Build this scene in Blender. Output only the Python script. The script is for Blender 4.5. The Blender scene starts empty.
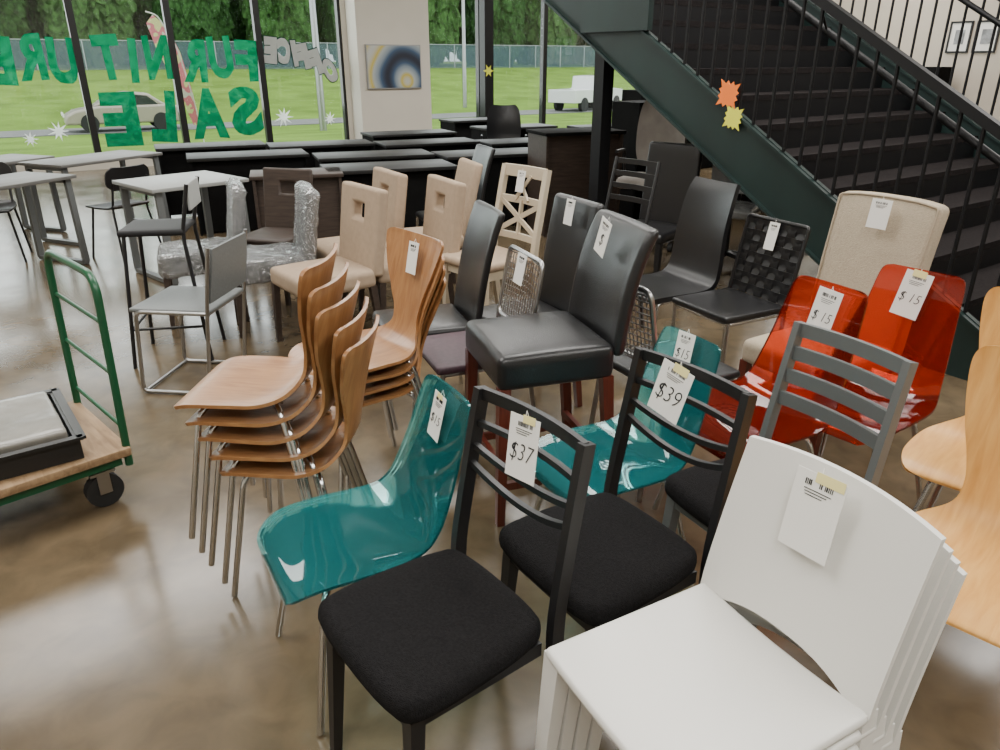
import bpy, bmesh, math, random
from mathutils import Vector, Matrix, Euler, noise
random.seed(7)
R=math.radians
COL=bpy.context.scene.collection
# ------------------------------------------------------------ materials
MATS={}
def nmat(name):
    m=bpy.data.materials.new(name); m.use_nodes=True
    return m, m.node_tree, m.node_tree.nodes['Principled BSDF']
def pm(name,col,rough=.5,metal=0,spec=.5,noise=0,nscale=20,bump=0,bscale=80,coat=0,sheen=0,bdist=.01):
    if name in MATS: return MATS[name]
    m,nt,b=nmat(name)
    b.inputs['Base Color'].default_value=(*col,1); b.inputs['Roughness'].default_value=rough
    b.inputs['Metallic'].default_value=metal; b.inputs['Specular IOR Level'].default_value=spec
    b.inputs['Coat Weight'].default_value=coat; b.inputs['Coat Roughness'].default_value=.08
    b.inputs['Sheen Weight'].default_value=sheen
    tc=nt.nodes.new('ShaderNodeTexCoord')
    if noise:
        n=nt.nodes.new('ShaderNodeTexNoise'); n.inputs['Scale'].default_value=nscale; n.inputs['Detail'].default_value=6
        nt.links.new(tc.outputs['Object'],n.inputs['Vector'])
        r=nt.nodes.new('ShaderNodeValToRGB')
        r.color_ramp.elements[0].position=.3; r.color_ramp.elements[1].position=.7
        r.color_ramp.elements[0].color=(*[c*(1-noise) for c in col],1)
        r.color_ramp.elements[1].color=(*[min(1,c*(1+noise)) for c in col],1)
        nt.links.new(n.outputs['Fac'],r.inputs['Fac']); nt.links.new(r.outputs['Color'],b.inputs['Base Color'])
    if bump:
        n=nt.nodes.new('ShaderNodeTexNoise'); n.inputs['Scale'].default_value=bscale; n.inputs['Detail'].default_value=4
        nt.links.new(tc.outputs['Object'],n.inputs['Vector'])
        bp=nt.nodes.new('ShaderNodeBump'); bp.inputs['Strength'].default_value=bump; bp.inputs['Distance'].default_value=bdist
        nt.links.new(n.outputs['Fac'],bp.inputs['Height']); nt.links.new(bp.outputs['Normal'],b.inputs['Normal'])
    MATS[name]=m; return m
def wood(name,c1,c2,scale=(3,40,40),rough=.35,coat=.2):
    if name in MATS: return MATS[name]
    m,nt,b=nmat(name)
    tc=nt.nodes.new('ShaderNodeTexCoord'); mp=nt.nodes.new('ShaderNodeMapping'); mp.inputs['Scale'].default_value=scale
    n=nt.nodes.new('ShaderNodeTexNoise'); n.inputs['Scale'].default_value=2; n.inputs['Detail'].default_value=8; n.inputs['Distortion'].default_value=.6
    r=nt.nodes.new('ShaderNodeValToRGB'); r.color_ramp.elements[0].position=.3; r.color_ramp.elements[1].position=.72
    r.color_ramp.elements[0].color=(*c1,1); r.color_ramp.elements[1].color=(*c2,1)
    nt.links.new(tc.outputs['Object'],mp.inputs['Vector']); nt.links.new(mp.outputs['Vector'],n.inputs['Vector'])
    nt.links.new(n.outputs['Fac'],r.inputs['Fac']); nt.links.new(r.outputs['Color'],b.inputs['Base Color'])
    b.inputs['Roughness'].default_value=rough; b.inputs['Coat Weight'].default_value=coat; b.inputs['Coat Roughness'].default_value=.15
    MATS[name]=m; return m
def acrylic(name,tint,diff,dmix=.16,rough=.04,bump=0,ior=1.45):
    m,nt,b=nmat(name); nt.nodes.remove(b); out=nt.nodes['Material Output']
    t=nt.nodes.new('ShaderNodeBsdfTransparent'); t.inputs[0].default_value=(*tint,1)
    d=nt.nodes.new('ShaderNodeBsdfDiffuse'); d.inputs[0].default_value=(*diff,1)
    g=nt.nodes.new('ShaderNodeBsdfGlossy'); g.inputs['Roughness'].default_value=rough; g.inputs[0].default_value=(1,1,1,1)
    m1=nt.nodes.new('ShaderNodeMixShader'); m1.inputs[0].default_value=dmix
    lw=nt.nodes.new('ShaderNodeFresnel'); lw.inputs['IOR'].default_value=ior
    m2=nt.nodes.new('ShaderNodeMixShader')
    if bump:
        tc=nt.nodes.new('ShaderNodeTexCoord'); n=nt.nodes.new('ShaderNodeTexNoise'); n.inputs['Scale'].default_value=bump; n.inputs['Detail'].default_value=3; n.inputs['Distortion'].default_value=1.5
        nt.links.new(tc.outputs['Object'],n.inputs['Vector']); bp=nt.nodes.new('ShaderNodeBump'); bp.inputs['Strength'].default_value=1; bp.inputs['Distance'].default_value=.05
        nt.links.new(n.outputs['Fac'],bp.inputs['Height']); nt.links.new(bp.outputs['Normal'],g.inputs['Normal']); nt.links.new(bp.outputs['Normal'],lw.inputs['Normal'])
    nt.links.new(t.outputs[0],m1.inputs[1]); nt.links.new(d.outputs[0],m1.inputs[2])
    nt.links.new(lw.outputs[0],m2.inputs[0]); nt.links.new(m1.outputs[0],m2.inputs[1]); nt.links.new(g.outputs[0],m2.inputs[2])
    nt.links.new(m2.outputs[0],out.inputs[0]); MATS[name]=m; return m
def paint(name,col,tr=.25):
    m,nt,b=nmat(name); nt.nodes.remove(b)
    d=nt.nodes.new('ShaderNodeBsdfDiffuse'); d.inputs[0].default_value=(*col,1); t=nt.nodes.new('ShaderNodeBsdfTranslucent'); t.inputs[0].default_value=(*col,1)
    tc=nt.nodes.new('ShaderNodeTexCoord'); n=nt.nodes.new('ShaderNodeTexNoise'); n.inputs['Scale'].default_value=9; n.inputs['Detail'].default_value=4; nt.links.new(tc.outputs['Object'],n.inputs['Vector'])
    mr=nt.nodes.new('ShaderNodeMapRange'); mr.inputs[1].default_value=.35; mr.inputs[2].default_value=.7; mr.inputs[3].default_value=0; mr.inputs[4].default_value=tr*2; nt.links.new(n.outputs['Fac'],mr.inputs[0])
    x=nt.nodes.new('ShaderNodeMixShader'); x.inputs[0].default_value=.6; nt.links.new(d.outputs[0],x.inputs[1]); nt.links.new(t.outputs[0],x.inputs[2])
    tt=nt.nodes.new('ShaderNodeBsdfTransparent'); y=nt.nodes.new('ShaderNodeMixShader'); nt.links.new(mr.outputs[0],y.inputs[0]); nt.links.new(x.outputs[0],y.inputs[1]); nt.links.new(tt.outputs[0],y.inputs[2])
    nt.links.new(y.outputs[0],nt.nodes['Material Output'].inputs[0]); MATS[name]=m; return m
BLACKF=pm('black_powder_coat',(.008,.008,.009),.42)
BLACKFAB=pm('black_fabric',(.010,.0095,.010),.95,spec=.12,noise=.4,nscale=160,bump=.5,bscale=400)
GREYF=pm('grey_painted_metal',(.14,.15,.15),.45,metal=.3)
CHROME=pm('chrome',(.60,.60,.60),.16,metal=1)
STEELB=pm('brushed_steel',(.42,.42,.42),.3,metal=1)
WALNUT=wood('brown_plywood',(.25,.105,.036),(.40,.20,.078),(30,4,4))
BLOND=wood('blond_plywood',(.56,.27,.065),(.72,.40,.120),(25,3,3))
TEAL=acrylic('teal_acrylic',(.66,.97,.97),(.015,.60,.64),.12,ior=1.5)
RED=acrylic('red_acrylic',(.97,.36,.24),(.80,.030,.008),.10,ior=1.55)
WHITEP=pm('white_plastic',(.70,.69,.65),.42)
LEATHER=pm('black_leather',(.011,.011,.012),.30,bump=.12,bscale=220)
MATTEBLK=pm('black_seat_vinyl',(.012,.012,.013),.6,spec=.3)
CHERRY=wood('dark_cherry_wood',(.070,.012,.007),(.12,.023,.012),(40,40,4))
BEIGE=pm('beige_linen',(.44,.375,.285),.95,spec=.05,noise=.08,nscale=130,bump=.5,bscale=260)
TAN=pm('tan_microfiber',(.38,.29,.21),.9,spec=.1,noise=.06,nscale=30)
CREAM=pm('cream_paint',(.55,.47,.35),.45)
PLUM=pm('plum_vinyl',(.055,.026,.038),.5,noise=.3,nscale=60)
WRAPD=pm('wrapped_grey_fabric',(.12,.12,.115),.7,noise=.2,nscale=10)
FILM=acrylic('clear_plastic_film',(.88,.89,.89),(.62,.64,.65),.16,.08,bump=34,ior=2.0)
WRAP=pm('cloudy_plastic_wrap',(.24,.245,.24),.18,noise=.25,nscale=7,bump=.6,bscale=16,bdist=.02)
DKLAM=pm('black_laminate',(.007,.007,.007),.75,spec=.05,noise=.2,nscale=8)
DKTOP=pm('black_desktop_laminate',(.018,.018,.018),.5,spec=.2,noise=.1,nscale=8)
DKWOOD=wood('espresso_wood',(.028,.018,.013),(.055,.037,.028),(3,30,30),.55,0)
GRLAM=wood('grey_oak_laminate',(.085,.085,.080),(.15,.145,.135),(3,30,30),.5,0)
WHTOP=pm('light_laminate',(.28,.29,.28),.4)
RUBBER=pm('black_rubber',(.015,.015,.015),.7)
GREENM=pm('green_enamel',(.006,.075,.030),.3)
PLY=wood('worn_plywood_deck',(.20,.12,.06),(.36,.24,.13),(3,20,20),.6,0)
PAPER=pm('white_card',(.78,.77,.73),.7)
INK=pm('black_ink',(.01,.01,.012),.7)
YEL=pm('yellow_sticker',(.72,.72,.06),.6)
PALEY=pm('pale_yellow_sticker',(.80,.72,.32),.6)
ORG=pm('orange_sticker',(.92,.20,.02),.6)
STAIRG=pm('dark_green_steel',(.008,.021,.019),.45,noise=.2,nscale=3)
STAIRB=pm('black_steel',(.005,.005,.006),.5,spec=.3)
TREADM=pm('tread_carpet',(.017,.0145,.0145),.95,spec=.05,noise=.35,nscale=60)
WALLM=pm('warm_white_paint',(.60,.56,.49),.8,noise=.03,nscale=2)
WALLB=pm('beige_wall_paint',(.52,.46,.38),.8,noise=.03,nscale=2)
WALLW=pm('white_wall_paint',(.70,.68,.64),.8,noise=.02,nscale=2)
MULL=pm('dark_bronze_aluminium',(.02,.02,.02),.4,metal=.4)
GRNPAINT=paint('green_window_paint',(.010,.28,.14),.12)
WHPAINT=paint('white_window_paint',(.88,.90,.89),.04)
DKPAINT=paint('dark_outline_paint',(.03,.07,.06),.02)
CARS=pm('silver_car_paint',(.34,.30,.24),.35,metal=.1,coat=.3)
CARW=pm('white_car_paint',(.7,.7,.7),.3,coat=.5)
CARG=pm('dark_car_glass',(.02,.025,.03),.08)
BARK=pm('tree_bark',(.06,.045,.03),.9,noise=.3,nscale=5)
LEAF=pm('dark_foliage',(.032,.078,.022),.9,spec=.1,noise=.7,nscale=3.5,bump=1,bscale=4)
LEAF2=pm('green_foliage',(.048,.108,.030),.9,spec=.1,noise=.7,nscale=3,bump=1,bscale=4)
ASPH=pm('asphalt',(.16,.16,.155),.9,noise=.1,nscale=1)
GRASS=pm('grass',(.150,.245,.045),.95,spec=.05,noise=.25,nscale=.5)
# ------------------------------------------------------------ mesh builder
def cat(pts,n):
    out=[]; P=[pts[0]]+list(pts)+[pts[-1]]
    for i in range(1,len(P)-2):
        for k in range(n):
            t=k/n
            out.append(tuple(.5*((2*b)+(-a+c)*t+(2*a-5*b+4*c-d)*t*t+(-a+3*b-3*c+d)*t**3) for a,b,c,d in zip(P[i-1],P[i],P[i+1],P[i+2])))
    out.append(tuple(pts[-1])); return out
def fillet(pts,r,n=5,closed=False):
    if r<=0: return [Vector(p) for p in pts]
    P=[Vector(p) for p in pts]; out=[]; N=len(P)
    for i in range(N):
        if not closed and i in(0,N-1): out.append(P[i]); continue
        a,b,c=P[i-1],P[i],P[(i+1)%N]
        d1=(a-b); d2=(c-b); l=min(r,d1.length*.48,d2.length*.48)
        p1=b+d1.normalized()*l; p2=b+d2.normalized()*l
        for k in range(n+1):
            t=k/n; out.append(p1*(1-t)**2+b*2*t*(1-t)+p2*t*t)
    return out
class G:
    def __init__(s): s.v=[]; s.f=[]; s.m=[]; s.mi=0
    def add(s,vs,fs,M=None):
        o=len(s.v)
        s.v+= [tuple(M@Vector(v)) if M else tuple(v) for v in vs]
        s.f+= [tuple(i+o for i in f) for f in fs]; s.m+=[s.mi]*len(fs); return s
    def box(s,c,sz,rot=None,taper=1):
        x,y,z=[q/2 for q in sz]; t=taper
        vs=[(-x*t,-y*t,-z),(x*t,-y*t,-z),(x*t,y*t,-z),(-x*t,y*t,-z),(-x,-y,z),(x,-y,z),(x,y,z),(-x,y,z)]
        fs=[(0,3,2,1),(4,5,6,7),(0,1,5,4),(1,2,6,5),(2,3,7,6),(3,0,4,7)]
        M=Matrix.Translation(c)
        if rot: M=M@Euler(rot).to_matrix().to_4x4()
        return s.add(vs,fs,M)
    def rbox(s,c,sz,r,rot=None,dome=0,mid=6,fn=None,n=3):
        h=[q/2 for q in sz]; r=min(r,min(h)*.98)
        def cs(H):
            a=[-H+r*(1-math.cos(math.pi/2*k/n)) for k in range(n)]
            i=H-r; b=[-i+2*i*k/mid for k in range(mid+1)]
            return a+b+[-q for q in reversed(a)]
        C=[cs(q) for q in h]; idx={}; vs=[]; fs=[]
        def vid(p):
            k=tuple(round(q,5) for q in p)
            if k in idx: return idx[k]
            inn=Vector([max(-(h[j]-r),min(h[j]-r,p[j])) for j in range(3)])
            d=Vector(p)-inn; q=inn+(d.normalized()*r if d.length>1e-7 else d)
            if dome:
                q.z+=dome*max(0,1-(p[0]/h[0])**2)*max(0,1-(p[1]/h[1])**2)*(1 if p[2]>0 else 0)
            if fn: q=Vector(fn(q))
            idx[k]=len(vs); vs.append(q); return idx[k]
        for ax in range(3):
            a,b=(ax+1)%3,(ax+2)%3
            for sg in(-1,1):
                for i in range(len(C[a])-1):
                    for j in range(len(C[b])-1):
                        q=[]
                        for ii,jj in((i,j),(i+1,j),(i+1,j+1),(i,j+1)):
                            p=[0,0,0]; p[ax]=sg*h[ax]; p[a]=C[a][ii]; p[b]=C[b][jj]; q.append(vid(p))
                        if sg<0: q.reverse()
                        if len(set(q))==4: fs.append(tuple(q))
        M=Matrix.Translation(c)
        if rot: M=M@Euler(rot).to_matrix().to_4x4()
        return s.add(vs,fs,M)
    def tube(s,pts,r,fil=0,seg=10,closed=False,rs=None):
        P=fillet(pts,fil,5,closed); N=len(P); 
        T=[]
        for i in range(N):
            a=P[i-1] if (i>0 or closed) else P[i]; b=P[(i+1)%N] if (i<N-1 or closed) else P[i]
            T.append((b-a).normalized())
        up=Vector((0,0,1)) if abs(T[0].z)<.9 else Vector((0,1,0))
        n=(up-T[0]*up.dot(T[0])).normalized(); vs=[]; fs=[]
        for i in range(N):
            n=(n-T[i]*n.dot(T[i])).normalized(); bb=T[i].cross(n)
            rr=r if rs is None else rs[0]+(rs[1]-rs[0])*i/(N-1)
            for k in range(seg):
                a=2*math.pi*k/seg; vs.append(P[i]+n*math.cos(a)*rr+bb*math.sin(a)*rr)
        for i in range(N if closed else N-1):
            j=(i+1)%N
            for k in range(seg):
                l=(k+1)%seg; fs.append((i*seg+k,i*seg+l,j*seg+l,j*seg+k))
        if not closed:
            fs.append(tuple(reversed(range(seg)))); fs.append(tuple((N-1)*seg+k for k in range(seg)))
        return s.add(vs,fs)
    def bar(s,pts,w,h,up=(0,0,1),sc=None):
        P=[Vector(p) for p in pts]; N=len(P); vs=[]; fs=[]; up=Vector(up)
        for i in range(N):
            T=(P[min(i+1,N-1)]-P[max(i-1,0)]).normalized(); sd=T.cross(up).normalized(); u=sd.cross(T).normalized()
            k=1 if sc is None else sc[0]+(sc[1]-sc[0])*i/(N-1)
            for a,b in((-1,-1),(1,-1),(1,1),(-1,1)): vs.append(P[i]+sd*a*w/2*k+u*b*h/2*k)
        for i in range(N-1):
            for k in range(4):
                l=(k+1)%4; fs.append((i*4+k,i*4+l,(i+1)*4+l,(i+1)*4+k))
        fs.append((3,2,1,0)); fs.append(tuple((N-1)*4+k for k in range(4)))
        return s.add(vs,fs)
    def cyl(s,c,r,h,axis='z',seg=24,r2=None):
        r2=r if r2 is None else r2
        vs=[];fs=[]
        for z,q in((-h/2,r),(h/2,r2)):
            for k in range(seg):
                a=2*math.pi*k/seg; p=(math.cos(a)*q,math.sin(a)*q,z)
                if axis=='x': p=(p[2],p[0],p[1])
                if axis=='y': p=(p[1],p[2],p[0])
                vs.append(p)
        for k in range(seg):
            l=(k+1)%seg; fs.append((k,l,seg+l,seg+k))
        fs.append(tuple(reversed(range(seg)))); fs.append(tuple(range(seg,2*seg)))
        return s.add(vs,fs,Matrix.Translation(c))
    def shell(s,prof,nu=16,th=.01,n=5):
        L=cat(prof,n); N=len(L); top=[];bot=[]
        for i,(y,z,w,c) in enumerate(L):
            a=L[max(i-1,0)]; b=L[min(i+1,N-1)]
            T=Vector((0,b[0]-a[0],b[1]-a[1])).normalized(); nn=Vector((0,T.z,-T.y)); 
            if nn.z<-.2 or (abs(nn.z)<=.2 and nn.y<0): nn=-nn
            for k in range(nu+1):
                x=-1+2*k/nu
                p=Vector((x*w,y,z))+nn*c*(abs(x)**2.2)
                top.append(p); bot.append(p-nn*th)
        W=nu+1; o=len(top); vs=top+bot; fs=[]
        for i in range(N-1):
            for k in range(nu):
                a=i*W+k; fs.append((a,a+1,a+W+1,a+W)); fs.append((o+a,o+a+W,o+a+W+1,o+a+1))
        for i in range(N-1):
            a=i*W; fs.append((a,a+W,o+a+W,o+a)); a=i*W+nu; fs.append((a,o+a,o+a+W,a+W))
        for k in range(nu):
            a=k; fs.append((a,o+a,o+a+1,a+1)); a=(N-1)*W+k; fs.append((a,a+1,o+a+1,o+a))
        return s.add(vs,fs)
    def poly(s,pts2,th,M):
        n=len(pts2); vs=[(x,y,-th/2) for x,y in pts2]+[(x,y,th/2) for x,y in pts2]
        fs=[tuple(reversed(range(n))),tuple(range(n,2*n))]+[(k,(k+1)%n,n+(k+1)%n,n+k) for k in range(n)]
        return s.add(vs,fs,M)
    def mesh(s,name,mats,smooth=40):
        me=bpy.data.meshes.new(name); me.from_pydata(s.v,[],s.f)
        if not isinstance(mats,(list,tuple)): mats=[mats]
        for m in mats: me.materials.append(m)
        bm=bmesh.new(); bm.from_mesh(me); bmesh.ops.recalc_face_normals(bm,faces=bm.faces); bm.to_mesh(me); bm.free()
        if smooth:
            me.polygons.foreach_set('use_smooth',[True]*len(me.polygons)); me.set_sharp_from_angle(angle=R(smooth))
        me.update(); return me
def link(o): COL.objects.link(o); return o
def thing(name,label,cat_,loc=(0,0,0),rz=0,group=None):
    o=link(bpy.data.objects.new(name,None)); o.empty_display_size=.1
    o.location=loc; o.rotation_euler=(0,0,R(rz)); o['label']=label; o['category']=cat_
    if group: o['group']=group
    return o
def part(g,name,parent,mat,label=None,smooth=40,bevel=0):
    o=link(bpy.data.objects.new(name,g.mesh(name,mat,smooth))); o.parent=parent
    if label: o['label']=label
    if bevel:
        md=o.modifiers.new('bevel','BEVEL'); md.width=bevel; md.segments=3; md.limit_method='ANGLE'
    return o
def solo(g,name,label,cat_,mat,loc=(0,0,0),rz=0,group=None,smooth=40):
    o=link(bpy.data.objects.new(name,g.mesh(name,mat,smooth))); o.location=loc; o.rotation_euler=(0,0,R(rz))
    o['label']=label; o['category']=cat_
    if group: o['group']=group
    return o
def struct(g,name,mat,loc=(0,0,0),rz=0,smooth=0,label=None):
    o=link(bpy.data.objects.new(name,g.mesh(name,mat,smooth))); o.location=loc; o.rotation_euler=(0,0,R(rz)); o['kind']='structure'
    o['label']=label or name.replace('_',' '); return o
def clone(root,loc,rz=None,label=None):
    def cp(o,par):
        n=o.copy(); COL.objects.link(n)
        if par: n.parent=par
        for c in list(o.children): cp(c,n)
        return n
    n=cp(root,None); n.location=loc
    if rz is not None: n.rotation_euler=(root.rotation_euler[0],root.rotation_euler[1],R(rz))
    if label: n['label']=label
    return n
def fwd(rz): return Vector((-math.sin(R(rz)),math.cos(R(rz)),0))
# ------------------------------------------------------------ frames of reference
A=Vector((-7.3,11.6,0)); PHI=32.8
def WL(w,o,z=0):
    c,s=math.cos(R(PHI)),math.sin(R(PHI)); return Vector((A.x+w*c-o*s,A.y+w*s+o*c,z))
# ------------------------------------------------------------ room
WX0,WX1,DB,HC=-4.6,15.0,-18.5,4.3
m,nt,b=nmat('polished_concrete')
tc=nt.nodes.new('ShaderNodeTexCoord')
def nz(sc,det,dist=0):
    n=nt.nodes.new('ShaderNodeTexNoise'); n.inputs['Scale'].default_value=sc; n.inputs['Detail'].default_value=det; n.inputs['Distortion'].default_value=dist
    nt.links.new(tc.outputs['Object'],n.inputs['Vector']); return n
def rp(f,c0,c1,p0=.35,p1=.65):
    r=nt.nodes.new('ShaderNodeValToRGB'); r.color_ramp.elements[0].position=p0; r.color_ramp.elements[1].position=p1
    r.color_ramp.elements[0].color=(*c0,1); r.color_ramp.elements[1].color=(*c1,1); nt.links.new(f,r.inputs['Fac']); return r
r1=rp(nz(1.1,12,.8).outputs['Fac'],(.088,.063,.036),(.145,.110,.068))
r2=rp(nz(7,10,.6).outputs['Fac'],(.80,.79,.77),(1.14,1.12,1.09))
mx=nt.nodes.new('ShaderNodeMixRGB'); mx.blend_type='MULTIPLY'; mx.inputs[0].default_value=1
nt.links.new(r1.outputs[0],mx.inputs[1]); nt.links.new(r2.outputs[0],mx.inputs[2]); nt.links.new(mx.outputs[0],b.inputs['Base Color'])
r3=rp(nz(2.5,6).outputs['Fac'],(.16,.16,.16),(.23,.23,.23)); nt.links.new(r3.outputs[0],b.inputs['Roughness'])
b.inputs['Specular IOR Level'].default_value=.5
FLOORM=m
def wallbox(name,x0,x1,y0,y1,z0,z1,mat):
    g=G().box(((x0+x1)/2,(y0+y1)/2,(z0+z1)/2),(x1-x0,y1-y0,z1-z0)); return struct(g,name,mat,A,PHI)
g=G().box(((WX0+WX1)/2,DB/2,-.1),(WX1-WX0+.4,-DB+.4,.2)); struct(g,'floor',FLOORM,A,PHI)
g=G().box(((WX0+WX1)/2,DB/2,HC+.1),(WX1-WX0+.4,-DB+.4,.2)); struct(g,'ceiling',WALLW,A,PHI)
wallbox('wall_left',WX0-.2,WX0,DB,.2,0,HC,WALLM)
wallbox('wall_right',WX1,WX1+.2,DB,.2,0,HC,WALLB)
wallbox('wall_back',WX0-.2,WX1+.2,DB-.2,DB,0,HC,WALLM)
ZS,ZT=.14,3.6
MU1=[-3.05,-1.65,-.3,1.10,2.46,3.86,5.34]; MU2=[6.9,8.24,9.83,11.4,13.2]
g=G()
def fb(x0,x1,z0,z1): g.box(((x0+x1)/2,.1,(z0+z1)/2),(x1-x0,.2,z1-z0))
fb(WX0,MU1[0],0,HC); fb(MU1[-1],MU2[0],0,HC); fb(MU2[-1],WX1,0,HC)
fb(MU1[0],MU1[-1],0,ZS); fb(MU2[0],MU2[-1],0,ZS); fb(MU1[0],MU1[-1],ZT,HC); fb(MU2[0],MU2[-1],ZT,HC)
struct(g,'wall_front',WALLM,A,PHI)
g=G().box(((MU1[-1]+MU2[0])/2+.02,-.22,HC/2),(1.42,.44,HC)); struct(g,'wall_column',WALLM,A,PHI,label='warm white square column between the windows')
mg,ntg,bg=nmat('window_glass'); ntg.nodes.remove(bg)
t=ntg.nodes.new('ShaderNodeBsdfTransparent'); t.inputs[0].default_value=(.95,.98,.97,1); gl=ntg.nodes.new('ShaderNodeBsdfGlossy'); gl.inputs['Roughness'].default_value=.02
ms=ntg.nodes.new('ShaderNodeMixShader'); ms.inputs[0].default_value=.04
ntg.links.new(t.outputs[0],ms.inputs[1]); ntg.links.new(gl.outputs[0],ms.inputs[2]); ntg.links.new(ms.outputs[0],ntg.nodes['Material Output'].inputs[0])
k=0
for MU in(MU1,MU2):
    for i in range(len(MU)-1):
        k+=1; x0,x1=MU[i],MU[i+1]; g=G()
        for x in(x0+.025,x1-.025): g.box((x,.08,(ZS+ZT)/2),(.05,.12,ZT-ZS))
        for z in(ZS+.03,ZT-.03): g.box(((x0+x1)/2,.08,z),(x1-x0,.12,.06))
        o=struct(g,'window_%d'%k,MULL,A,PHI,label='dark framed storefront window pane')
        gg=G().box(((x0+x1)/2,.08,(ZS+ZT)/2),(x1-x0-.1,.008,ZT-ZS-.12)); p=part(gg,'pane',o,mg,smooth=0)
g=G().box((8.24,-.2,HC/2),(.2,.2,HC)); solo(g,'steel_column','black square steel column standing by the windows','column',STAIRB,A,PHI)
# ------------------------------------------------------------ lettering
def textmesh(s,size,mat,off=0,ext=.004,name='lettering'):
    cu=bpy.data.curves.new(name,'FONT'); cu.body=s; cu.size=size; cu.extrude=ext; cu.offset=off; cu.align_x='CENTER'; cu.align_y='CENTER'; cu.resolution_u=4
    o=bpy.data.objects.new(name,cu); me=bpy.data.meshes.new_from_object(o); bpy.data.objects.remove(o)
    me.materials.clear(); me.materials.append(mat); return me
def wletter(s,w,z,h,sx,mat,tilt=0,off=.03):
    me=textmesh(s,1,mat,off,.004)
    xs=[v.co.x for v in me.vertices]; ys=[v.co.y for v in me.vertices]
    cx,cy=(max(xs)+min(xs))/2,(max(ys)+min(ys))/2; fh=h/(max(ys)-min(ys)); fx=sx/(max(xs)-min(xs))
    c,sn=math.cos(R(tilt)),math.sin(R(tilt))
    for v in me.vertices:
        x,y=(v.co.x-cx)*fx,(v.co.y-cy)*fh
        wob=.016*noise.noise(Vector((x*9+w*5,y*9,1)))
        x,y=x*c-y*sn+wob,x*sn+y*c+wob
        v.co=Vector((w-x, .0+v.co.z, z+y))
    bm=bmesh.new(); bm.from_mesh(me); bmesh.ops.recalc_face_normals(bm,faces=bm.faces); bm.to_mesh(me); bm.free()
    return me
def wordobj(letters,label,mat,outline=None):
    root=thing('window_lettering',label,'window sign',A,PHI)
    for L in letters:
        me=wletter(*L[:5],mat,*L[5:]); o=link(bpy.data.objects.new('letter',me)); o.parent=root; o.location=(0,.055,0)
        if outline:
            me=wletter(L[0],L[1],L[2],L[3]*1.07,L[4]*(1.12 if L[0]!='I' else 1.35),outline,L[5],L[6]+.012); q=link(bpy.data.objects.new('letter_outline',me)); q.parent=o; q.location=(0,.011,0)
wf=[3.62,3.20,2.77,2.22,1.86,1.50,.88,.46,.06]
wordobj([(c,w,1.62+(.03 if i%2 else -.02),.65,.38 if c!='I' else .12,[3,-3,2,-2][i%4],.052) for i,(c,w) in enumerate(zip('FURNITURE',wf))],'large green painted letters reading FURNITURE on the window',GRNPAINT)
wordobj([('S',3.50,.80,.80,.54,-4,.055),('A',2.88,.78,.80,.58,0,.055),('L',2.16,.76,.80,.40,5,.055),('E',1.52,.74,.82,.54,0,.055)],'large green painted letters reading SALE on the window',GRNPAINT)
of=[('O',5.08,1.44,-22),('F',4.82,1.58,-16),('F',4.60,1.67,-10),('I',4.46,1.72,-5),('C',4.28,1.76,0),('E',4.04,1.77,6)]
wordobj([(c,w,z,.42,.225 if c!='I' else .085,tl,.085) for c,w,z,tl in of],'white painted letters with dark outlines reading OFFICE on the window',WHPAINT,DKPAINT)
def burst(r1,r2,n,jit=.15):
    return [((r1 if k%2==0 else r2)*(1+random.uniform(-jit,jit))*math.cos(math.pi*k/n),(r1 if k%2==0 else r2)*(1+random.uniform(-jit,jit))*math.sin(math.pi*k/n)) for k in range(2*n)]
XZ=Matrix(((1,0,0,0),(0,0,1,0),(0,1,0,0),(0,0,0,1)))
for w,z,r in[(.62,.60,.15),(.22,.50,.11),(4.15,.68,.17),(5.0,.62,.12)]:
    g=G().poly(burst(r,r*.35,9),.006,Matrix.Translation((w,.055,z))@XZ); solo(g,'window_decal','white painted starburst on the window glass','window decal',WHPAINT,A,PHI,'white starbursts painted on the windows',smooth=0)
g=G().poly(burst(.12,.055,6,.05),.006,Matrix.Translation((8.22,-.305,1.42))@XZ); solo(g,'star_sticker','small yellow star sticker on the black steel column','sticker',YEL,A,PHI,smooth=0)
# painting on column
root=thing('abstract_painting','abstract canvas with blue, yellow and white swirls on the column','painting',A,PHI)
g=G().rbox((6.10,-.47,1.50),(1.08,.04,.74),.005); part(g,'frame',root,pm('grey_frame',(.3,.3,.3),.5))
m,nt,b=nmat('abstract_canvas'); tc=nt.nodes.new('ShaderNodeTexCoord')
mp=nt.nodes.new('ShaderNodeMapping'); mp.inputs['Location'].default_value=(-6.35,0,-1.25)
wv=nt.nodes.new('ShaderNodeTexWave'); wv.wave_type='RINGS'; wv.rings_direction='Y'; wv.inputs['Scale'].default_value=.42; wv.inputs['Distortion'].default_value=2.6; wv.inputs['Detail'].default_value=2; wv.inputs['Detail Scale'].default_value=1.2; wv.inputs['Phase Offset'].default_value=2.4
nt.links.new(tc.outputs['Object'],mp.inputs['Vector']); nt.links.new(mp.outputs['Vector'],wv.inputs['Vector']); r=nt.nodes.new('ShaderNodeValToRGB'); cr=r.color_ramp
cr.elements[0].color=(.012,.015,.03,1); cr.elements[1].color=(.45,.46,.44,1)
for p,c in((.16,(.04,.08,.15,1)),(.34,(.20,.25,.30,1)),(.62,(.36,.40,.40,1)),(.80,(.50,.40,.07,1))):
    e=cr.elements.new(p); e.color=c
nt.links.new(wv.outputs['Fac'],r.inputs['Fac']); nt.links.new(r.outputs[0],b.inputs['Base Color'])
g=G().box((6.10,-.493,1.50),(1.04,.008,.70)); part(g,'canvas',root,m,smooth=0)
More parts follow.
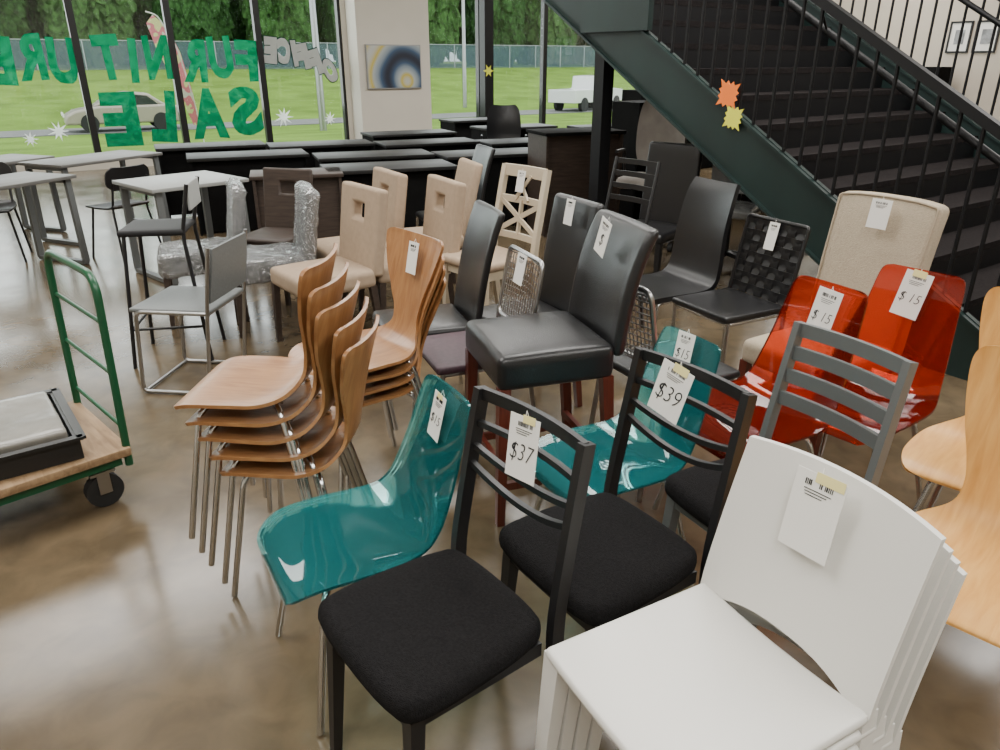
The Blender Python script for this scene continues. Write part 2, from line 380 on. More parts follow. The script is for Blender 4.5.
for dep,z in((-5.75,2.0),(-6.22,2.0)):
    root=thing('framed_picture','small black-framed picture with white mat on the beige wall','picture',A,PHI,'framed pictures on the beige wall')
    g=G()
    for dy,dz,sy,sz in((0,.25,.40,.03),(0,-.25,.40,.03),(.185,0,.03,.50),(-.185,0,.03,.50)): g.box((WX1-.02,dep+dy,z+dz),(.03,sy,sz))
    part(g,'frame',root,BLACKF,smooth=0)
    g=G().box((WX1-.012,dep,z),(.01,.35,.48)); part(g,'mat_board',root,PAPER,smooth=0)
    g=G().box((WX1-.02,dep,z),(.008,.17,.24)); part(g,'print',root,pm('grey_print',(.25,.26,.27),.6,noise=.5,nscale=8),smooth=0)
# ------------------------------------------------------------ chairs
def tapered(p0,p1,w0,w1,up=(0,1,0)):
    return G().bar([p0,p1],w0,w0,up,(1,w1/w0))
def crossback(loc,rz,label,frame,style='arc'):
    r=thing('dining_chair',label,'chair',loc,rz)
    def rf(q):
        X=q.x*(1+.06*q.y/.2)*(1-.10*abs(q.y/.2)**3.5); Y=q.y*(1-.09*abs(q.x/.2)**3.5); return (X,Y,q.z)
    g=G().rbox((0,.005,.452),(.41,.405,.062),.030,dome=.010,fn=rf,mid=10); part(g,'seat_cushion',r,BLACKFAB)
    g=G()
    for y in(-.16,.16): g.box((0,y,.405),(.34,.02,.035))
    for x in(-.165,.165): g.box((x,0,.405),(.02,.34,.035))
    part(g,'seat_frame',r,frame)
    for sx in(-1,1):
        part(tapered((sx*.185,.185,0),(sx*.168,.155,.42),.022,.034),'leg',r,frame)
        P=cat([(sx*.185,-.27,0),(sx*.185,-.215,.25),(sx*.185,-.20,.44),(sx*.182,-.225,.62),(sx*.178,-.275,.885)],4)
        part(G().bar(P,.022,.034,(0,1,0)),'leg',r,frame)
    g=G()
    def rail(z,dip,h,yb=.02):
        yb0=-.20-.075*max(0,(z-.46)/.42)**1.3
        P=[(-.178+.356*k/10, yb0-yb*(1-(2*k/10-1)**2), z-dip*(1-(2*k/10-1)**2)) for k in range(11)]
        g.bar(P,.014,h)
    if style=='arc':
        rail(.872,0,.030); rail(.80,.0,.015); rail(.745,.035,.015); rail(.70,.050,.015)
    else:
        for z in(.865,.795,.725,.655): rail(z,0,.042)
    part(g,'backrest',r,frame)
    return r
bk1=crossback((-.15,1.30,0),128,'black metal dining chair with padded seat, tagged 37 dollars',BLACKF)
bk2=clone(bk1,(.255,1.565,0),124,'black metal dining chair with padded seat, tagged 39 dollars')
g3=crossback((.735,1.80,0),118,'grey metal ladder-back chair with black padded seat',GREYF,'ladder')
PLYP=[(.222,.418,.10,0),(.212,.436,.165,0),(.15,.455,.20,.004),(.03,.450,.205,.012),(-.08,.448,.195,.012),(-.155,.463,.15,.008),(-.200,.505,.092,.004),(-.222,.565,.084,.01),(-.240,.64,.112,.018),(-.255,.71,.148,.024),(-.275,.78,.176,.028),(-.290,.83,.188,.03),(-.295,.848,.178,.028),(-.297,.856,.155,.02)]
def shellchair(loc,rz,label,mat,legmat,prof,th=.011,name='stacking_chair',group=None,legr=.0105,plate=True):
    r=thing(name,label,'chair',loc,rz,group)
    part(G().shell(prof,18,th),'seat_shell',r,mat,smooth=60)
    if plate:
        g=G().cyl((0,0,.434),.075,.012); g.box((0,0,.430),(.20,.26,.012)); part(g,'mounting_plate',r,legmat)
    zt=.425 if plate else .405
    for sx in(-1,1):
        for sy,yy in((1,.205),(-1,-.225)):
            g=G().tube([(sx*.02,sy*.05,zt-.01),(sx*.145,sy*.135,zt),(sx*.215,yy,.006)],legr,.05)
            part(g,'leg',r,legmat)
    return r
AC=Vector((-.655,2.11,0)); ar=84
wa=shellchair(AC,ar,'brown bentwood plywood chair with chrome legs in a stack',WALNUT,CHROME,PLYP,group='first stack of brown plywood chairs')
wa.scale=(.95,.90,1)
for i in range(1,5):
    p=AC+fwd(ar)*.028*i; p.z=.056*i; clone(wa,p,ar+[0,2,-2,1,3][i])
BC=Vector((-.53,2.64,0)); br=126
wb=shellchair(BC,br,'brown bentwood plywood chair with chrome legs in second stack',WALNUT,CHROME,PLYP,group='second stack of brown plywood chairs')
for i in range(1,4):
    p=BC+fwd(br)*.016*i+Vector((.012*i,0,0)); p.z=.046*i; wbt=clone(wb,p,br+[0,2,-3,3][i])
ACR=[(.235,.395,.12,.0),(.225,.428,.17,.006),(.16,.448,.205,.022),(.05,.440,.215,.035),(-.07,.432,.21,.04),(-.155,.452,.195,.035),(-.205,.505,.18,.028),(-.235,.58,.170,.022),(-.262,.67,.158,.016),(-.286,.76,.148,.012),(-.304,.82,.140,.01),(-.312,.842,.128,.008),(-.314,.85,.105,.006)]
t1=shellchair((-.395,1.67,0),120,'transparent teal acrylic shell chair with chrome legs',TEAL,CHROME,ACR,.009,'acrylic_chair',plate=False)
t1.scale=(.96,.96,.93)
t2=clone(t1,(.355,2.09,0),118,'transparent teal acrylic shell chair beside the leather bar chair')
ACR2=[(y,z*1.0+(.04*max(0,z-.5)/.35),w*1.08,c) for y,z,w,c in ACR]
rd1=shellchair((.88,2.34,0),118,'transparent red acrylic shell chair with chrome legs',RED,CHROME,ACR2,.009,'acrylic_chair',plate=False)
rd2=clone(rd1,(1.32,2.47,0),128,'transparent red acrylic shell chair by the beige upholstered chair')
BP=[(.232,.432,.15,0),(.222,.445,.215,0),(.15,.457,.25,.004),(.03,.452,.255,.010),(-.08,.450,.245,.010),(-.155,.463,.21,.008),(-.200,.505,.155,.004),(-.222,.565,.145,.01),(-.240,.64,.16,.018),(-.255,.71,.182,.024),(-.275,.80,.202,.028),(-.290,.88,.21,.03),(-.297,.915,.195,.028),(-.299,.925,.16,.02)]
bl=shellchair((1.19,1.46,0),134,'blond plywood shell chair with chrome legs',BLOND,CHROME,BP,.012,'plywood_chair',group='blond plywood chairs')
clone(bl,(1.56,2.00,0),136)
def whitechair(loc,rz):
    r=thing('plastic_chair','white molded plastic stacking chair in a stack','chair',loc,rz,'stack of white plastic chairs')
    g=G().rbox((0,.015,.445),(.41,.41,.026),.012,fn=lambda q:(q.x,q.y,q.z-.010*max(0,1-(q.x/.2)**2))); part(g,'seat',r,WHITEP)
    for sx in(-1,1):
        g=G().bar([(sx*.205,.225,0),(sx*.186,.198,.44)],.042,.03,(0,1,0),(.7,1.15)); part(g,'leg',r,WHITEP)
        P=cat([(sx*.205,-.245,0),(sx*.195,-.205,.30),(sx*.188,-.190,.455)],4)
        g=G().bar(P,.028,.040,(0,1,0),(.8,1)); part(g,'leg',r,WHITEP)
    g=G(); nu,nv=20,10; fr=[];bk=[]
    for j in range(nv+1):
        for i in range(nu+1):
            x=-1+2*i/nu; z0=.448+.024*max(0,1-abs(x/.72)**2.6); zt=.800-.010*x*x
            z=z0+(zt-z0)*j/nv; tt=max(0,(z-.45)/.35)
            y=-.180-.085*tt**1.2-.026*(1-x*x)*(.55+.45*tt); w=.206-.004*tt
            fr.append(Vector((x*w,y,z))); bk.append(Vector((x*w,y-.012,z)))
    W=nu+1;o=len(fr);fs=[]
    for j in range(nv):
        for i in range(nu):
            a=j*W+i; fs+=[(a,a+1,a+W+1,a+W),(o+a,o+a+W,o+a+W+1,o+a+1)]
    for j in range(nv):
        a=j*W; fs.append((a,a+W,o+a+W,o+a)); a=j*W+nu; fs.append((a,o+a,o+a+W,a+W))
    for i in range(nu):
        a=i; fs.append((a,o+a,o+a+1,a+1)); a=nv*W+i; fs.append((a,a+1,o+a+1,o+a))
    g.add(fr+bk,fs); part(g,'backrest',r,WHITEP,smooth=50)
    return r
WB=Vector((.465,1.080,0)); wrz=119
w0=whitechair(WB,wrz); 
for i in range(1,4):
    p=WB+fwd(wrz)*.034*i; p.z=.036*i; wtop=clone(w0,p,wrz)
def parsons(loc,rz,label,mat,legm,w=.44,d=.44,sz=.47,top=1.0,th=.10,bt=.07,hole=False,tilt=8,curve=.0,name='upholstered_chair',group=None,stretch=False,legw=.04,film=False,taper=0,flare=0,piping=False,rr=.025):
    r=thing(name,label,'chair',loc,rz,group)
    part(G().rbox((0,.02,sz-th/2),(w,d,th),.03,dome=.014),'seat_cushion',r,mat)
    hb=top-sz+.05; L=hb/math.cos(R(tilt)); M=Matrix.Translation((0,-d/2+.01,sz-.05))@Matrix.Rotation(R(tilt),4,'X')
    def warp(v,b=1):
        x,y,z=v; t=z/L; return (x*(1-taper*t),y-curve*(1-(x/(w/2))**2)-(curve*1.3+flare)*t**3,z)
    g=G()
    if hole:
        hw=w*.15; za,zb=L*.62,L*.80; h=bt/2
        xs=[-w/2,-w*.35,-hw,-hw/3,hw/3,hw,w*.35,w/2]; zs=[0,L*.2,L*.4,za,zb,L*.92,L]
        vs=[];idx={}
        for sd in(-1,1):
            for i,x in enumerate(xs):
                for j,z in enumerate(zs): idx[sd,i,j]=len(vs); vs.append(warp((x,sd*h,z)))
        fs=[]; solid=lambda i,j: 0<=i<len(xs)-1 and 0<=j<len(zs)-1 and not(2<=i<=4 and j==3)
        for i in range(len(xs)-1):
            for j in range(len(zs)-1):
                if not solid(i,j): continue
                for sd in(-1,1): fs.append((idx[sd,i,j],idx[sd,i+1,j],idx[sd,i+1,j+1],idx[sd,i,j+1]))
                for di,dj,e in((-1,0,((i,j),(i,j+1))),(1,0,((i+1,j),(i+1,j+1))),(0,-1,((i,j),(i+1,j))),(0,1,((i,j+1),(i+1,j+1)))):
                    if not solid(i+di,j+dj): fs.append((idx[-1,*e[0]],idx[-1,*e[1]],idx[1,*e[1]],idx[1,*e[0]]))
        g.add(vs,fs,M); part(g,'backrest',r,mat,smooth=50,bevel=.018)
    else:
        g2=G().rbox((0,0,L/2),(w,bt,L),min(rr,bt*.48),mid=8)
        def arch(v):
            x,y,z=warp(v); 
            if piping and z>L*.5: z-=.016*abs(x/(w/2))**3*(z/L)
            return (x,y,z)
        g.add([arch(v) for v in g2.v],g2.f,M); part(g,'backrest',r,mat)
    if piping:
        hw=w/2-.012; pts=[]
        for x,z in((-hw,.04),(-hw,L*.5),(-hw,L-.026),(-hw*.6,L-.014),(0,L-.010),(hw*.6,L-.014),(hw,L-.026),(hw,L*.5),(hw,.04)):
            q=warp((x,bt/2+.001,z)); pts.append(tuple(M@Vector(q)))
        part(G().tube(pts,.0050,.015,seg=6),'piping',r,pm('tan_piping',(.36,.30,.22),.9))
    if film:
        g=G(); g2=G().rbox((0,0,L/2+.01),(w+.03,bt+.03,L+.03),.04,mid=12)
        def jig(v,a=.011): v=Vector(v); return v+a*noise.noise_vector(v*20)
        g.add([jig(warp(v)) for v in g2.v],g2.f,M)
        g2=G().rbox((0,.02,sz-th/2-.01),(w+.03,d+.03,th+.05),.04,dome=.014,mid=12); g.add([jig(v) for v in g2.v],g2.f)
        part(g,'plastic_film',r,FILM,'crinkled clear plastic film',smooth=80)
    for sx in(-1,1):
        for sy in(-1,1):
            x=sx*(w/2-legw*.6); y=.02+sy*(d/2-legw*.6)
            part(G().bar([(x*1.02,y+sy*.015+(-.03 if sy<0 else 0),0),(x,y,sz-th+.01)],legw,legw,(0,1,0),(.7,1)),'leg',r,legm)
    if stretch:
        for c_,s_ in(((0,.02+d/2-legw*.6,.22),(w-legw,.02,.03)),((0,.02-d/2+legw*.3,.22),(w-legw,.02,.03)),((-(w/2-legw*.6),.02,.16),(.02,d-legw,.03)),(((w/2-legw*.6),.02,.16),(.02,d-legw,.03))):
            part(G().box(c_,s_),'stretcher',r,legm)
    return r
bar=parsons((.155,2.60,0),108,'tall black leather bar-height chair with dark cherry wood legs',LEATHER,CHERRY,.45,.44,.675,1.08,.13,.05,tilt=7,curve=.02,name='bar_chair',stretch=True,legw=.042,flare=.035,taper=.04)
bk4=parsons((.12,3.44,0),118,'black leather parsons dining chair with a price tag',LEATHER,CHERRY,.42,.42,.47,1.0,.09,.05,curve=.01,taper=.08)
bei=parsons((1.40,3.02,0),122,'beige linen high-back upholstered dining chair with a price tag',BEIGE,CHERRY,.45,.46,.47,1.08,.11,.085,tilt=7,taper=-.04,piping=True,curve=.006,rr=.028,flare=.02)
co1=parsons((-1.04,4.30,0),128,'tan microfiber chair with a rectangular cutout in its back',TAN,DKWOOD,.46,.48,.47,.92,.11,.075,hole=True,group='tan cutout-back chairs')
clone(co1,(-.60,4.62,0),118); clone(co1,(-1.0,4.98,0),120)
be2=parsons((-.50,5.35,0),110,'beige upholstered side chair with curved back',TAN,DKWOOD,.42,.44,.46,.95,.10,.06,flare=.03)
blk3=parsons((-.36,3.40,0),108,'black leather high-back dining chair with narrow curved back',LEATHER,CHROME,.40,.42,.46,.98,.05,.035,curve=.015,legw=.022,flare=.03)
clone(blk3,(-.42,6.05,0),110,'black leather high-back dining chair near the black desks')
wr1=parsons((-1.47,4.64,0),112,'grey dining chair wrapped in clear plastic film',WRAPD,DKWOOD,.43,.45,.47,.86,.10,.06,group='plastic-wrapped dining chairs',film=True)
clone(wr1,(-1.97,4.80,0),112)
parsons((-1.62,5.30,0),165,'espresso wood chair with a cutout back',DKWOOD,DKWOOD,.40,.42,.46,.88,.04,.03,hole=True)
def meshback(loc,rz,label,seatm):
    r=thing('metal_chair',label,'chair',loc,rz)
    part(G().rbox((0,.01,.455),(.40,.40,.035),.016,dome=.008),'seat_cushion',r,seatm)
    g=G(); 
    for i in range(15):
        x=-.163+.0233*i; g.tube([(x,-.21,.56),(x,-.255,.83)],.003,seg=5)
    for j in range(12):
        t=j/11; g.tube([(-.17,-.21-.045*t,.56+.27*t),(0,-.235-.045*t,.56+.27*t),(.17,-.21-.045*t,.56+.27*t)],.003,seg=5)
    g.tube([(-.175,-.205,.55),(-.172,-.26,.85),(.172,-.26,.85),(.175,-.205,.55)],.010,.04,closed=True)
    part(g,'backrest',r,STEELB)
    for sx in(-1,1):
        part(G().tube([(sx*.19,.22,0),(sx*.178,.18,.44)],.011),'leg',r,STEELB)
        part(G().tube([(sx*.19,-.25,0),(sx*.178,-.195,.44),(sx*.175,-.21,.58)],.011,.05),'leg',r,STEELB)
    g=G(); 
    for sx in(-1,1): g.tube([(sx*.178,.18,.43),(sx*.178,-.195,.43)],.009)
    g.tube([(-.178,.17,.43),(.178,.17,.43)],.009); part(g,'seat_frame',r,STEELB)
    return r
mb=meshback((-.13,2.98,0),112,'silver metal mesh-back chair with a plum vinyl seat',PLUM)
meshback((.68,2.78,0),-62,'silver metal mesh-back chair with black vinyl seat, turned backwards',LEATHER)
def sled(loc,rz,label):
    r=thing('dining_chair',label,'chair',loc,rz)
    P=[(.22,.43,.20,0),(.20,.455,.208,0),(.05,.455,.21,.004),(-.12,.455,.208,.006),(-.19,.485,.205,.008),(-.22,.56,.20,.012),(-.245,.75,.190,.018),(-.285,.92,.182,.018),(-.315,1.0,.165,.012)]
    part(G().shell(P,14,.028),'seat_shell',r,LEATHER,smooth=60)
    for sx in(-1,1):
        part(G().tube([(sx*.19,-.16,.425),(sx*.19,.17,.425),(sx*.20,.21,.012),(sx*.20,-.27,.012)],.011,.04),'leg',r,CHROME)
    part(G().tube([(-.2,-.27,.012),(.2,-.27,.012)],.011),'crossbar',r,CHROME)
    return r
sl=sled((.90,3.98,0),116,'high-back black leather chair on a chrome sled frame')
def woven(loc,rz):
    r=thing('dining_chair','black woven leather strap chair with chrome legs','chair',loc,rz)
    part(G().rbox((0,.01,.455),(.43,.43,.035),.014),'seat_cushion',r,LEATHER)
    g=G(); n=7; cw=.40/n
    for i in range(n):
        x=-.20+cw*(i+.5); P=[]
        for k in range(n*4+1):
            t=k/(n*4); P.append((x,-.205-.08*t+.0045*math.sin(math.pi*(t*n))*(1 if i%2 else -1),.47+.38*t))
        g.bar(P,cw*.88,.003,(0,1,0))
    for j in range(n):
        t=(j+.5)/n; z=.47+.38*t; y=-.205-.08*t; P=[]
        for k in range(n*4+1):
            u=k/(n*4); P.append((-.20+.4*u,y+.0045*math.sin(math.pi*u*n)*(1 if j%2 else -1),z))
        g.bar(P,.003,.38/n*.88)
    part(g,'backrest',r,LEATHER,smooth=70)
    g=G().tube([(-.21,-.20,.45),(-.21,-.287,.855),(.21,-.287,.855),(.21,-.20,.45)],.011,.02); part(g,'back_frame',r,LEATHER)
    for sx in(-1,1):
        for sy in(-1,1): part(G().tube([(sx*.205,sy*.21+.0,0),(sx*.205,sy*.20,.44)],.012),'leg',r,CHROME)
    g=G().tube([(-.205,.2,.43),(.205,.2,.43),(.205,-.2,.43),(-.205,-.2,.43)],.011,.02,closed=True); part(g,'seat_frame',r,CHROME)
    return r
wv_=woven((1.17,3.62,0),118); wv_.scale=(.93,.93,1)
def lattice(loc,rz):
    r=thing('dining_chair','cream painted wooden chair with lattice back and tan seat','chair',loc,rz)
    part(G().rbox((0,.01,.475),(.43,.43,.05),.022,dome=.01),'seat_cushion',r,TAN)
    g=G()
    for y in(-.18,.18): g.box((0,y,.425),(.38,.02,.06))
    for x in(-.185,.185): g.box((x,0,.425),(.02,.38,.06))
    part(g,'seat_frame',r,CREAM)
    g=G(); yb=lambda z:-.20-.10*(z-.45)/.55
    for z,h in((.97,.07),(.80,.04),(.58,.04)): g.bar([(-.19,yb(z),z),(0,yb(z)-.02,z),(.19,yb(z),z)],.02,h)
    for s in(-1,1):
        g.bar([(-.18*s,yb(.6),.6),(.18*s,yb(.79),.79)],.014,.03)
        g.bar([(-.06*s,yb(.8),.8),(.06*s,yb(.95),.95)],.014,.02)
    g.bar([(0,yb(.6)-.01,.59),(0,yb(.79)-.01,.8)],.014,.025,(0,1,0))
    part(g,'backrest',r,CREAM)
    for sx in(-1,1):
        part(tapered((sx*.195,.20,0),(sx*.19,.185,.44),.028,.042),'leg',r,CREAM)
        part(G().bar(cat([(sx*.195,-.26,0),(sx*.195,-.20,.44),(sx*.195,-.25,.75),(sx*.192,-.305,1.0)],4),.036,.036,(0,1,0)),'leg',r,CREAM)
    return r
lat=lattice((-.07,4.50,0),130)
def slat(loc,rz,label,name='metal_chair'):
    r=thing(name,label,'chair',loc,rz)
    part(G().rbox((0,0,.46),(.40,.40,.03),.014),'seat',r,BLACKF)
    g=G()
    for z in(.97,.90,.83,.76): g.bar([(-.17,-.2-.12*(z-.46)/.5,z),(0,-.22-.12*(z-.46)/.5,z),(.17,-.2-.12*(z-.46)/.5,z)],.012,.03)
    part(g,'backrest',r,BLACKF)
    for sx in(-1,1):
        part(G().tube([(sx*.19,.21,0),(sx*.18,.18,.46)],.012),'leg',r,BLACKF)
        part(G().tube([(sx*.19,-.27,0),(sx*.18,-.20,.46),(sx*.175,-.325,.99)],.012,.08),'leg',r,BLACKF)
    return r
sc_=slat((.60,4.55,0),128,'black metal slat-back chair beside the cream chair'); sc_.scale=(1,1,1.05)
def greysled(loc,rz):
    r=thing('metal_chair','grey metal side chair with tubular sled frame and low back','chair',loc,rz)
    SL=pm('grey_sling',(.13,.14,.14),.5,noise=.1,nscale=100)
    part(G().rbox((0,.01,.45),(.42,.42,.022),.009),'seat',r,SL)
    P=[(-.205,.50,.205,0),(-.225,.60,.205,0),(-.242,.70,.2,0),(-.25,.77,.195,0)]
    part(G().shell(P,8,.012),'backrest',r,SL)
    for sx in(-1,1):
        part(G().tube([(sx*.215,-.25,.78),(sx*.215,-.20,.48),(sx*.215,-.14,.012),(sx*.215,.22,.012),(sx*.215,.18,.445),(sx*.215,-.19,.445)],.010,.035),'leg',r,STEELB)
    for y,z in((.21,.012),(-.14,.012),(.18,.438),(-.19,.438)): part(G().tube([(-.215,y,z),(.215,y,z)],.008),'crossbar',r,STEELB)
    return r
greysled((-1.62,3.72,0),84)
def barstool(loc,rz):
    r=thing('bar_stool','tall black metal bar stool with thin square black seat','stool',loc,rz)
    g=G().rbox((0,0,.750),(.34,.34,.035),.015); part(g,'seat_cushion',r,MATTEBLK)
    for sx in(-1,1):
        part(G().tube([(sx*.20,.20,0),(sx*.15,.14,.735)],.011),'leg',r,BLACKF)
        part(G().tube([(sx*.20,-.22,0),(sx*.15,-.16,.735),(sx*.15,-.22,1.0)],.011,.05),'leg',r,BLACKF)
    part(G().tube([(.18,.18,.22),(.18,-.19,.22),(-.18,-.19,.22),(-.18,.18,.22)],.008,.01,closed=True),'footrest',r,BLACKF)
    g=G().rbox((0,-.215,.93),(.29,.015,.14),.006); part(g,'backrest',r,pm('pale_grey_panel',(.35,.36,.35),.5))
    return r
barstool((-1.90,4.10,0),100)
def cafe(loc,rz,group='black cafe chairs by the grey tables'):
    r=thing('side_chair','small black side chair with rounded back by grey tables','chair',loc,rz,group)
    P=[(.2,.435,.15,0),(.17,.45,.19,.005),(0,.445,.2,.01),(-.14,.45,.19,.01),(-.185,.48,.17,0)]
    part(G().shell(P,12,.014),'seat',r,BLACKF,smooth=60)
    P=[(-.215,.60,.15,.02),(-.225,.64,.20,.03),(-.24,.74,.2,.03),(-.25,.79,.15,.02)]
    part(G().shell(P,12,.012),'backrest',r,BLACKF,smooth=60)
    for sx in(-1,1):
        part(G().tube([(sx*.2,.2,0),(sx*.15,.13,.44)],.01),'leg',r,BLACKF)
        part(G().tube([(sx*.2,-.24,0),(sx*.16,-.16,.44),(sx*.16,-.235,.70)],.01,.05),'leg',r,BLACKF)
    return r
c=cafe((-3.32,6.50,0),60)
clone(c,(-4.35,6.35,0),205)
def office(loc,rz,label,mat):
    r=thing('office_chair',label,'chair',loc,rz)
    part(G().rbox((0,.03,.49),(.48,.46,.08),.035,dome=.015),'seat_cushion',r,mat)
    P=[(-.21,.58,.19,.03),(-.23,.68,.225,.04),(-.235,.85,.225,.045),(-.26,1.0,.20,.04),(-.275,1.06,.15,.03)]
    part(G().shell(P,12,.05),'backrest',r,mat,smooth=60)
    g=G().tube([(0,-.05,.44),(0,-.25,.44),(0,-.27,.7)],.022,.05); g.cyl((0,0,.30),.028,.30); part(g,'column',r,BLACKF)
    g=G()
    for k in range(5):
        a=2*math.pi*k/5+.3; g.bar([(0,0,.13),(.28*math.cos(a),.28*math.sin(a),.075)],.035,.03,sc=(1.3,.7))
    part(g,'base',r,BLACKF)
    for k in range(5):
        a=2*math.pi*k/5+.3; part(G().cyl((.28*math.cos(a),.28*math.sin(a),.032),.032,.04,'x',14),'caster',r,RUBBER)
    for sx in(-1,1): part(G().tube([(sx*.22,-.1,.47),(sx*.29,-.1,.5),(sx*.29,-.08,.70),(sx*.29,.14,.70)],.013,.05),'armrest',r,BLACKF)
    return r
GREYW=pm('taupe_upholstery',(.32,.29,.26),.6,noise=.2,nscale=6,bump=.4,bscale=15)
oc=office((1.36,6.85,0),150,'taupe upholstered office chair with armrests',GREYW); oc.scale=(1,1,1.22)
office((2.62,6.85,0),200,'black office chair with armrests under the staircase',LEATHER)
office((1.88,6.10,0),150,'grey plastic-wrapped office chair under the staircase',WRAP)
office((3.6,7.6,0),120,'black mesh office chair beyond the staircase',LEATHER)
parsons((1.12,5.50,0),140,'black high-back dining chair near the steel post',LEATHER,BLACKF,.44,.44,.47,1.04,.08,.05)
office((.05,10.15,0),180,'black office chair behind the black desks',LEATHER)
# ------------------------------------------------------------ tables and desks
def desk(loc,rz,label,mat,w=1.2,d=.6,h=.74,name='desk',group=None,topm=None):
    r=thing(name,label,'desk',loc,rz,group)
    part(G().rbox((0,0,h-.015),(w,d,.03),.004,mid=1,n=1),'desktop',r,topm or mat,smooth=30)
    for sx in(-1,1): part(G().box((sx*(w/2-.03),0,(h-.03)/2),(.025,d-.04,h-.03)),'side_panel',r,mat,smooth=0)
    part(G().box((0,-d/2+.08,h*.5),(w-.06,.018,h*.94)),'modesty_panel',r,mat,smooth=0)
    g=G().box((-w/2+.26,.04,h-.2),(.38,d-.2,.30)); part(g,'drawer',r,mat,smooth=0)
    return r
d0=desk((-1.0,6.85,0),20,'black laminate office desk in a row of desks',DKLAM,1.15,.55,group='black office desks in rows',topm=DKTOP)
for x,y,a in((-2.55,7.75,22),(-1.28,7.75,20),(-3.25,8.65,25),(-2.05,8.80,22),(-.08,7.9,22),(-.85,9.0,24),(-1.2,10.2,26),(.32,9.15,24),(.2,11.2,28),(-.35,12.6,30),(1.9,9.9,26),(1.6,11.3,28)):
    clone(d0,(x,y,0),a)
desk((-1.72,6.42,0),16,'black desk with an espresso top',DKWOOD,.75,.42)
desk((.74,7.60,0),20,'espresso wood reception desk with solid panels',DKWOOD,.85,.5,.98,topm=DKLAM)
desk((4.8,8.4,0),35,'black laminate desk beyond the staircase',DKLAM,1.4,.7)
desk((6.6,9.6,0),35,'black laminate desk by the white wall',DKLAM,1.4,.7)
def cabinet(loc,rz,label,mat,w=.9,d=.45,h=1.2,group=None):
    r=thing('cabinet',label,'cabinet',loc,rz,group)
    part(G().box((0,0,h/2),(w,d,h)),'body',r,mat,smooth=0)
    for sx in(-1,1):
        dd=part(G().box((sx*w/4,-d/2-.008,h/2),(w/2-.01,.016,h-.06)),'door',r,mat,smooth=0)
        part(G().box((sx*.04,-d/2-.022,h/2),(.012,.014,.12)),'handle',dd,STEELB,smooth=0)
    return r
cb=cabinet((2.35,12.0,0),30,'tall black storage cabinet near the windows',DKLAM,group='black storage cabinets')
for x,y in((3.25,12.55),(4.15,13.1),(1.72,8.55),(3.05,8.85)): clone(cb,(x,y,0),30)
p=WL(14.5,-8.3); cabinet(p,PHI-90,'black bookcase cabinet against the beige wall',DKLAM,1.6,.4,2.0)
p=WL(14.5,-5.2); cabinet(p,PHI-90,'black storage cabinet against the beige wall',DKLAM,1.4,.4,1.5)
p=WL(10.5,-5.5); cabinet(p,PHI,'grey storage cabinet behind the staircase',pm('grey_cab',(.2,.19,.18),.5),1.4,.4,1.1)
def table(loc,rz,label,topm,legm,w,d,h=.74,group=None):
    r=thing('table',label,'table',loc,rz,group)
    part(G().rbox((0,0,h-.014),(w,d,.028),.004,mid=1,n=1),'tabletop',r,topm,smooth=30)
    for sx in(-1,1):
        g=G(); x=sx*(w/2-.06)
        g.bar([(x,-d/2+.05,h-.03),(x,-d/2+.03,.02),],.05,.03,(0,1,0)); g.bar([(x,d/2-.05,h-.03),(x,d/2-.03,.02)],.05,.03,(0,1,0))
        g.box((x,0,.02),(.05,d-.06,.03)); g.box((x,0,h-.045),(.05,d-.08,.03)); part(g,'leg',r,legm,smooth=0)
    return r
ta=table((-3.95,5.80,0),70,'grey oak laminate table with metal frame legs',GRLAM,GREYF,1.15,.58,group='grey laminate tables')
clone(ta,(-4.85,7.1,0),70); clone(ta,(-3.95,7.45,0),66)
table((-2.52,5.98,0),48,'small light laminate table with metal legs',WHTOP,GREYF,.78,.70)
# ------------------------------------------------------------ cart
r=thing('platform_cart','wooden platform cart with a green tubular handle and black casters','cart',(-2.07,2.30,0),135)
part(G().rbox((0,0,.215),(.62,1.22,.035),.006,mid=1,n=1),'deck',r,PLY,smooth=30)
g=G()
for x in(-.26,.26): g.box((x,0,.18),(.05,1.15,.04))
part(g,'frame',r,GREENM,smooth=0)
g=G().tube([(-.28,-.60,.15),(-.28,-.62,.90),(.28,-.62,.90),(.28,-.60,.15)],.015,.09)
for z in(.30,.52,.72): g.tube([(-.28,-.605-.02*z,z),(.28,-.605-.02*z,z)],.008)
part(g,'handle',r,GREENM)
for x in(-.25,.25):
    for y in(-.5,.5):
        c=part(G().cyl((x,y,.068),.068,.038,'x'),'caster',r,RUBBER)
        g=G().box((x,y,.15),(.07,.09,.012)); g.box((x-.026,y,.105),(.004,.045,.09)); g.box((x+.026,y,.105),(.004,.045,.09)); part(g,'fork',c,STEELB,smooth=0)
r=thing('storage_tray','shallow black tray with a flat plastic-wrapped grey panel','tray',(-1.98,2.42,.235),128)
g=G().box((0,0,.010),(.50,.66,.02)); 
for sx in(-1,1): g.box((sx*.25,0,.045),(.018,.68,.09)); g.box((0,sx*.33,.045),(.50,.018,.09))
for sx in(-1,1): g.box((sx*.265,0,.088),(.03,.70,.012)); g.box((0,sx*.345,.088),(.55,.03,.012))
part(g,'tray_body',r,pm('black_plastic',(.012,.012,.012),.4),smooth=0)
g2=G().rbox((0,0,.070),(.46,.62,.09),.015,mid=14); g=G(); g.add([Vector(v)+.003*noise.noise_vector(Vector(v)*8) for v in g2.v],g2.f); part(g,'wrapped_panel',r,pm('wrapped_panel_film',(.20,.19,.165),.22,noise=.2,nscale=5,bump=.25,bscale=14,bdist=.01),smooth=80)
